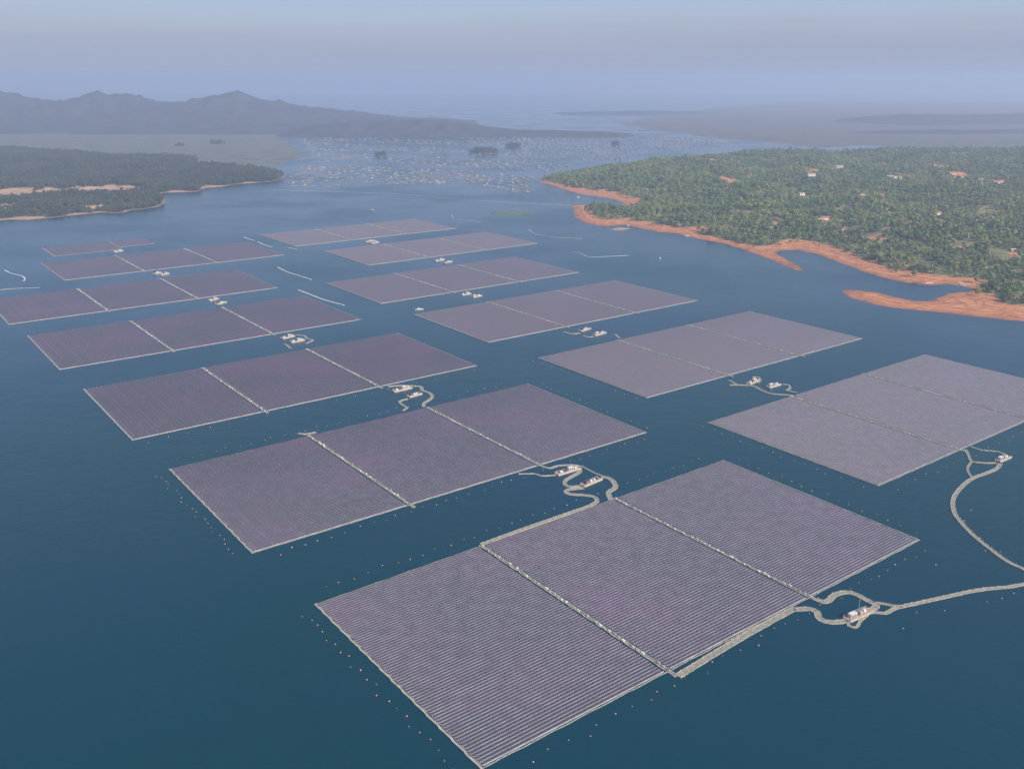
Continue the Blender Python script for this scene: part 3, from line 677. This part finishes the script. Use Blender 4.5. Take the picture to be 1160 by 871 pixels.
# right woods
P = sample(R_VEG, 8.6); s = sdf(P, R_VEG) + 13 * lump(P, 75, 5, 4); c = clear_field(P)
dens = .8 + .35 * lump(P, 120, 7, 3)
keep = ((s > 1) | ((s > -28) & (sdf(P, R_SHORE) > 22) & (rng.random(len(P)) < .07))) & (c < 0.05) & (meadow(P) < .1) & (rng.random(len(P)) < dens); P = P[keep]
sh = sdf(P, R_SHORE); Z = h_right(P, sh + 2.5 * lump(P, 90, 3))
n = len(P); idx = rng.choice(8, n, p=[.17, .17, .17, .13, .08, .13, .07, .08])
scl = rng.choice([.7, .95, 1.25, 1.6], n, p=[.3, .35, .25, .1]) * rng.uniform(.85, 1.15, n) * (1 + .18 * lump(P, 230, 8, 2)) * np.where(clear_field(P) > -.5, .7, 1)
# a scatter of shrubs on the mud rim
order = np.argsort(P[:, 0] ** 2 + P[:, 1] ** 2 - 4e5 * np.minimum(np.clip(s[keep] < 30, 0, 1), 1)); near = order[:1200]
vis = [i for i in near if abs(P[i, 0]) / (P[i, 1] * CP + CAM_H * SP) < 582 / F]
pick = vis[:300]; mask = np.ones(n, bool); mask[pick] = False
scatter('forest', P[mask], Z[mask], scl[mask], idx[mask], 'leaf', 'mixed green woods covering the plateau on the right shore')
TL = {'round': 'round-crowned green tree among the nearest woods on the right shore', 'broad': 'broad-crowned green tree among the nearest woods on the right shore', 'tall': 'tall narrow green tree among the nearest woods on the right shore',
      'bush': 'low green bush among the nearest woods on the right shore', 'palm': 'coconut palm among the nearest woods on the right shore'}
for i in pick:
    k = KINDS_T[idx[i]]
    nm = {'bush': 'bush', 'palm': 'palm_tree'}.get(k, 'tree')
    o = empty(nm, (P[i, 0], P[i, 1], Z[i]), random.uniform(0, 6.28), TL[k], {'bush': 'bush', 'palm': 'palm'}.get(k, 'tree'), {'bush': 'bushes', 'palm': 'palms'}.get(k, k + ' trees') + ' in the nearest right shore woods')
    o.scale = (scl[i],) * 3; link('crown', TM[idx[i]][0], o); link('trunk', TM[idx[i]][1], o)
# left woods
P = sample(L_SHORE, 9.5); s = sdf(P, L_SHORE); keep = (s > 6) & (clear_left(P) < .03) & (rng.random(len(P)) < .9); P = P[keep]
Z = h_left(P, s[keep]); n = len(P)
edge = np.clip(1 - s[keep] / 50, 0, 1) * (P[:, 0] > -1150)
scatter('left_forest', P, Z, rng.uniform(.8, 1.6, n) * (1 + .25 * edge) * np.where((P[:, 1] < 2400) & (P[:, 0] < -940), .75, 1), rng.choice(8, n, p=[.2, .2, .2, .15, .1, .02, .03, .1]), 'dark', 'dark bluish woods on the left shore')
Ps, Zs = [], []
for poly, hh_ in [(L2, 8)] + [(q, w * .6) for q, w in ISLP]:
    Q = sample(poly, 11); s = sdf(Q, poly); Q = Q[s > 6]; s = s[s > 6]; Ps.append(Q); Zs.append(np.clip(s, 0, 12) * .1 + np.clip((s - 8) / 45, 0, 1) * hh_)
P = np.vstack(Ps); Z = np.concatenate(Zs)
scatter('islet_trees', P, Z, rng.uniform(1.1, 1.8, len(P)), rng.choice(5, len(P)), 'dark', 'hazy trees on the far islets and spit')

# ------------------------------------------------------------------ houses
def house(px, py, w, d, h, rz, roof, label, z=None):
    p = gp(px, py, 20)
    for _ in range(3):
        zz = float(h_right(p[None], sdf(p[None], R_SHORE))[0]); p = gp(px, py, zz)
    root = empty('house', (p[0], p[1], zz), rz, label, 'house', 'houses in the right shore woods')
    w *= 1.05; d *= 1.05; h *= 1.2
    mb = MB(); mb.box((0, 0, h / 2 - .5), (w / 2, d / 2, h / 2 + .5))
    hh = d * .24; n = len(mb.v)
    mb.v += [(-w / 2 + .3, -d / 2 + .05, h), (-w / 2 + .3, d / 2 - .05, h), (-w / 2 + .3, 0, h + hh * .9), (w / 2 - .3, -d / 2 + .05, h), (w / 2 - .3, d / 2 - .05, h), (w / 2 - .3, 0, h + hh * .9)]
    mb.f += [(n, n + 1, n + 2), (n + 3, n + 5, n + 4)]; mb.m += [0, 0]
    mb.build('wall', M['plaster'], root)
    rb = MB(); o_ = .7; t = .25
    for z0 in (0, t): rb.v += [(-w / 2 - o_, -d / 2 - o_, h - .15 + z0), (w / 2 + o_, -d / 2 - o_, h - .15 + z0), (w / 2 + o_, 0, h + hh + z0), (-w / 2 - o_, 0, h + hh + z0), (w / 2 + o_, d / 2 + o_, h - .15 + z0), (-w / 2 - o_, d / 2 + o_, h - .15 + z0)]
    rb.f += [(6, 7, 8, 9), (9, 8, 10, 11), (3, 2, 1, 0), (5, 4, 2, 3), (0, 1, 7, 6), (4, 5, 11, 10), (0, 6, 9, 3), (3, 9, 11, 5), (1, 2, 8, 7), (2, 4, 10, 8)]; rb.m += [0] * 10
    rb.build('roof', roof, root)
    k = max(2, int(w / 5))
    for i in range(k):
        x = -w / 2 + (i + .5) * w / k
        b_ = MB()
        if i == k // 2: b_.box((x, -d / 2 - .03, 1.05), (.6, .05, 1.05)); b_.build('door', M['doorgrey'], root)
        else: b_.box((x, -d / 2 - .03, 1.7), (.9, .05, .65)); b_.build('window', M['glass'], root)
RT, RG = M['tile'], M['grey_roof']
HS = [(908, 221.5, 14, 9, 4, .2, RG, 'lone grey-roofed house in the woods left of the village'),
 (905, 223, 9, 7, 3.5, .5, RG, 'small shed just left of the lone grey-roofed house'),
 (951, 190.5, 20, 12, 5, -.2, RG, 'pale house far back in the woods, left of the village'),
 (919, 199.5, 22, 10, 4, .1, RG, 'long low pale building at the far left of the village'),
 (975.5, 222.5, 14, 10, 5, .3, RT, 'red-roofed house alone below the village row, left one of two'),
 (997, 222.5, 18, 9, 4, -.1, RT, 'red-roofed house alone below the village row, right one of two'),
 (1008, 202, 20, 11, 6, .1, RG, 'pale building at the left end of the village row'),
 (1016, 202.5, 22, 10, 4, 0, RG, 'pale low building in the middle of the village row'),
 (1026, 202, 18, 10, 5, .2, RT, 'small house at the right end of the village row'),
 (1070, 192.5, 16, 12, 6, .1, RG, 'pale house above the big red-roofed building'),
 (1063, 197, 14, 10, 5, -.2, RG, 'small pale house left of the big red-roofed building'),
 (1078, 200, 20, 12, 7, .3, RT, 'red-roofed building at the left end of the brightest cluster'),
 (1086, 203, 30, 14, 8, -.15, RT, 'big orange-red roofed building, broadest in the village'),
 (1095, 203.5, 20, 10, 4, -.1, RG, 'low pale annex right of the broad red-roofed building'),
 (1110, 206, 16, 10, 5, .2, RG, 'pale house between the two red-roofed clusters'),
 (1119, 210.5, 20, 11, 6, .1, RT, 'red-roofed house left of the tall cream one'),
 (1128, 210.5, 20, 14, 10, -.1, RT, 'tall cream two-storey house with red roof near the right picture edge'),
 (1134, 208, 18, 12, 6, .2, RT, 'red-roofed house behind the tall cream one'),
 (1107, 213, 10, 8, 4, 0, RG, 'tiny pale hut below the right red-roofed cluster'),
 (1061, 244, 18, 11, 5, .1, RT, 'pale-fronted house in a clearing halfway down to the shore'),
 (934, 249.5, 16, 10, 5, -.1, RT, 'red and cream house above the middle of the mud rim'),
 (927, 251, 10, 8, 4, .3, RG, 'small hut left of the red and cream house'),
 (877, 254.5, 14, 9, 4, .1, RT, 'reddish house in the trees above the dark inlet tree'),
 (955, 262.5, 12, 8, 4, .4, RT, 'small red hut just above the shore woods'),
 (1113, 257.5, 12, 8, 4, .9, RG, 'pale hut on the slope right of the halfway house'),
 (1147, 285, 8, 6, 3.5, .1, RG, 'tiny white hut low on the slope near the right picture edge'),
 (1056, 190.5, 12, 10, 5, 0, RG, 'small far house left of the upper pale one'),
 (1148, 224, 14, 9, 4, .1, RG, 'pale hut below the tall cream house near the right picture edge'),
 (784, 226, 10, 7, 4, .1, RG, 'tiny hut in the left part of the woods')]
for h_ in HS: house(*h_)

# ------------------------------------------------------------------ boats
def boat(px, py, L, rz, label, cabin=True, canopy=False):
    p = gp(px, py); root = empty('boat', (p[0], p[1], 0), rz, label, 'boat', 'small boats on the lake')
    mb = MB(); w = L * .13; sec = [(-.5, .8, .1), (-.2, 1, 0), (.2, .95, .05), (.42, .5, .3), (.5, .05, .6)]; n = 0
    for x, ww, up in sec:
        mb.v += [(x * L, -w * ww, .9 + up), (x * L, -w * ww * .6, .05), (x * L, w * ww * .6, .05), (x * L, w * ww, .9 + up), (x * L, w * ww * .7, .55 + up), (x * L, -w * ww * .7, .55 + up)]
    for i in range(len(sec) - 1):
        for k in range(6): l = (k + 1) % 6; mb.f.append((6 * i + k, 6 * i + l, 6 * i + 6 + l, 6 * i + 6 + k)); mb.m.append(0)
    mb.f += [tuple(range(5, -1, -1)), tuple(range(24, 30))]; mb.m += [0, 0]
    mb.build('hull', M['boatwhite'], root)
    if cabin:
        b_ = MB(); b_.box((-L * .1, 0, 1.6), (L * .16, w * .7, .75)); b_.box((-L * .1, 0, 2.4), (L * .2, w * .85, .06)); b_.build('cabin', M['white'], root)
boat(475, 351, 12, .3, 'small white boat moored at the left corner of the third right line array')
boat(748, 293, 9, 1.4, 'lone small white boat in the channel before the mud rim')
boat(421, 238.5, 16, 2.6, 'hazy white boat on open water behind the far arrays')
boat(1088, 322.3, 14, -.7, 'white boat pulled up at the inner end of the mud inlet')
boat(1091, 324, 10, -.5, 'second pale boat beside the white one in the mud inlet')
boat(1053, 321, 12, .1, 'pale flat boat at the upper bank of the mud inlet', False)
boat(779, 267.5, 10, .2, 'pale boat at the mud rim landing below the woods', False)
boat(712, 256, 12, 1.2, 'pale boat between the red peninsula and the mud rim')
boat(655, 223.5, 9, .4, 'reddish-lit boat off the far tip of the wooded shore', False)

# ------------------------------------------------------------------ fish farm
def raft(mb, c, rz, n=2, a=7.0, lod=False, mi=0):
    cr, sr = math.cos(rz), math.sin(rz); h = n * a / 2
    def T(x, y): return (c[0] + x * cr - y * sr, c[1] + x * sr + y * cr)
    for i in range(n + 1):
        q = -h + i * a; wd = .8 if lod else .55
        mb.box((*T(q, 0), .4), (wd, h, .3), rz, mi); mb.box((*T(0, q), .45), (h, wd, .3), rz, mi)
raftm = MB(); raft(raftm, (0, 0), 0, 3, 6.5); RAFT = raftm.mesh('raft_frame', [M['bamboo']])
hutm = MB(); hutm.box((3.2, 3.2, 2), (2.6, 2.6, 1.5)); hutm.box((3.2, 3.2, 3.7), (3.1, 3.1, .15), 0, 1); HUT = hutm.mesh('hut', [M['hut'], M['white']])
FARM = gps([(326, 199), (350, 182), (345, 165), (330, 156), (400, 153), (700, 152), (800, 155), (830, 163), (740, 176), (690, 183), (640, 190), (606, 200), (604, 214), (628, 222), (640, 226), (612, 228), (585, 222), (560, 214), (520, 207), (470, 211), (400, 214), (328, 211)])
lo, hi = FARM.min(0), FARM.max(0); pts = []
y = lo[1]; j = 0
while y < hi[1]:
    gap = 44 + 26 * ((y - 2300) / 3000)
    x = lo[0] + (j % 2) * 20
    while x < hi[0]:
        q = np.array([x + random.uniform(-9, 9), y + 70 * math.sin(x / 330) + 30 * math.sin(x / 140 + 1) + random.uniform(-8, 8)])
        pts.append(q); x += random.uniform(22, 36)
    y += gap; j += 1
pts = np.array(pts); s = sdf(pts, FARM); isl_s = np.max([sdf(pts, q) for q, _ in ISLP], 0)
patch = lump(pts, 700, 3, 3); thin = np.clip((2750 - pts[:, 1]) / 400, 0, .75)
ok = (s > 5) & (isl_s < -15) & (rng.random(len(pts)) > .2 + thin) & (patch + .9 * np.sin(pts[:, 0] / 210 + pts[:, 1] / 95) > -.7) & (sdf(pts, R_SHORE) < -20)
pts = pts[ok]; pts = pts[np.argsort(np.linalg.norm(pts, axis=1))]
for i, q in enumerate(pts[:290]):
    o = link('fish_raft', None, None, (q[0], q[1], 0), .5 + .35 * math.sin(q[0] / 300) + random.uniform(-.12, .12)); s_ = random.uniform(.75, 1.15); o.scale = (s_, s_, 1)
    hut_ = random.random() < .35
    tag(o, 'small fish cage raft %s on the near side of the far fish farm' % ('with a hut' if hut_ else 'without a hut'), 'fish raft', 'fish cage rafts %s at the near side of the fish farm' % ('with huts' if hut_ else 'without huts'))
    link('raft_frame', RAFT, o)
    if hut_: link('hut', HUT, o)
mb = MB()
for q in pts[290:]:
    rz = .5 + .35 * math.sin(q[0] / 300) + random.uniform(-.12, .12)
    raft(mb, q, rz, 2, random.uniform(6, 10), True)
    if random.random() < .25: mb.box((q[0] + 3, q[1] + 3, 2), (2.8, 2.8, 1.6), rz, 1)
tag(mb.build('fish_farm', [M['bamboo'], M['hut']]), 'countless far fish cage rafts speckling the hazy lake', 'fish farm', kind='stuff')
# floating hyacinth
hp = gps([(556, 240.5), (572, 239.5), (592, 240.5), (606, 242), (600, 244), (575, 244), (560, 243)]); mb = MB()
lo, hi = hp.min(0), hp.max(0)
for _ in range(2600):
    q = np.array([random.uniform(lo[0], hi[0]), random.uniform(lo[1], hi[1])])
    if sdf(q[None], hp)[0] > random.uniform(-4, 14): mb.box((q[0], q[1], .2), (random.uniform(.7, 2), random.uniform(.5, 1.6), random.uniform(.1, .3)), random.uniform(0, 3))
tag(mb.build('water_hyacinth', M['hyacinth']), 'bright green mat of floating plants behind the far arrays', 'water plants', kind='stuff')

# ------------------------------------------------------------------ haze
HX, HY0, HY1, HT = 14100, -1600, 24100, 405
mb = MB(); mb.box((0, (HY0 + HY1) / 2, (HT - 7) / 2), (HX, (HY1 - HY0) / 2, (HT + 7) / 2))
hm = bpy.data.materials.new('haze_air'); hm.use_nodes = True; nt = hm.node_tree; nt.nodes.clear()
out = N(nt, 'ShaderNodeOutputMaterial'); pv = N(nt, 'ShaderNodeVolumePrincipled')
pv.inputs['Color'].default_value = (.57, .675, .91, 1); pv.inputs['Density'].default_value = 1.22e-4; pv.inputs['Anisotropy'].default_value = 0.1
nt.links.new(pv.outputs[0], out.inputs['Volume'])
tag(mb.build('haze', hm), 'thin lavender haze filling the air over the lake', 'haze', kind='stuff')

# ------------------------------------------------------------------ light, sky, camera
EL, AZ = R(32), math.atan2(.78, -.62)          # sun high behind the right shoulder; AZ from +Y clockwise
sd = Vector((math.sin(AZ) * math.cos(EL), math.cos(AZ) * math.cos(EL), math.sin(EL)))
sl = bpy.data.lights.new('sun', 'SUN'); sl.energy = 4.6; sl.angle = R(.6); sl.color = (1, .89, .75)
so = bpy.data.objects.new('sun', sl); COL.objects.link(so); so.rotation_euler = (-sd).to_track_quat('-Z', 'Y').to_euler(); so.location = (0, 0, 900)
w = bpy.data.worlds.new('World'); scene.world = w; w.use_nodes = True; nt = w.node_tree
bg = nt.nodes['Background']; sk = N(nt, 'ShaderNodeTexSky', sky_type='NISHITA'); sk.sun_disc = False
sk.sun_elevation = EL; sk.sun_rotation = AZ; sk.altitude = 300; sk.air_density = 1.0; sk.dust_density = .6; sk.ozone_density = 3.2
tc = N(nt, 'ShaderNodeTexCoord'); sz = N(nt, 'ShaderNodeSeparateXYZ'); nt.links.new(tc.outputs['Generated'], sz.inputs[0])
mpn = N(nt, 'ShaderNodeMapping'); mpn.inputs['Scale'].default_value = (2.2, 2.2, 34); nt.links.new(tc.outputs['Generated'], mpn.inputs[0])
band = noise(nt, 1.4, 4, mpn.outputs[0])
el = math_(nt, 'ADD', sz.outputs[2], math_(nt, 'MULTIPLY', math_(nt, 'SUBTRACT', band, .5), .035))
layer = ramp(nt, [(0, (2.32, 2.70, 3.95)), (.03, (2.44, 2.72, 3.8)), (.048, (2.85, 3.15, 4.15)), (.065, (3.0, 3.6, 4.6)), (.095, (2.65, 3.55, 5.3)), (.2, (2.2, 3.3, 5.8))], el)
wt = N(nt, 'ShaderNodeMapRange'); wt.inputs['From Min'].default_value = .08; wt.inputs['From Max'].default_value = .32; wt.inputs['To Min'].default_value = .92; wt.inputs['To Max'].default_value = 0
nt.links.new(sz.outputs[2], wt.inputs[0])
nt.links.new(mix(nt, wt.outputs[0], sk.outputs[0], layer), bg.inputs['Color']); bg.inputs['Strength'].default_value = .095
cd = bpy.data.cameras.new('camera'); cam = bpy.data.objects.new('camera', cd); COL.objects.link(cam); scene.camera = cam
cd.sensor_width = 36; cd.lens = F / 1160 * 36; cd.clip_start = 1; cd.clip_end = 60000
cam.location = (0, 0, CAM_H); cam.rotation_euler = (math.pi / 2 - PITCH, 0, 0)
scene.view_settings.view_transform = 'Standard'; scene.view_settings.look = 'None'; scene.view_settings.exposure = .56; scene.view_settings.gamma = 1
scene.render.engine = 'CYCLES'; cy = scene.cycles
cy.max_bounces = 6; cy.diffuse_bounces = 2; cy.glossy_bounces = 3; cy.volume_bounces = 1; cy.transparent_max_bounces = 8
cy.use_denoising = True; cy.caustics_reflective = False; cy.caustics_refractive = False
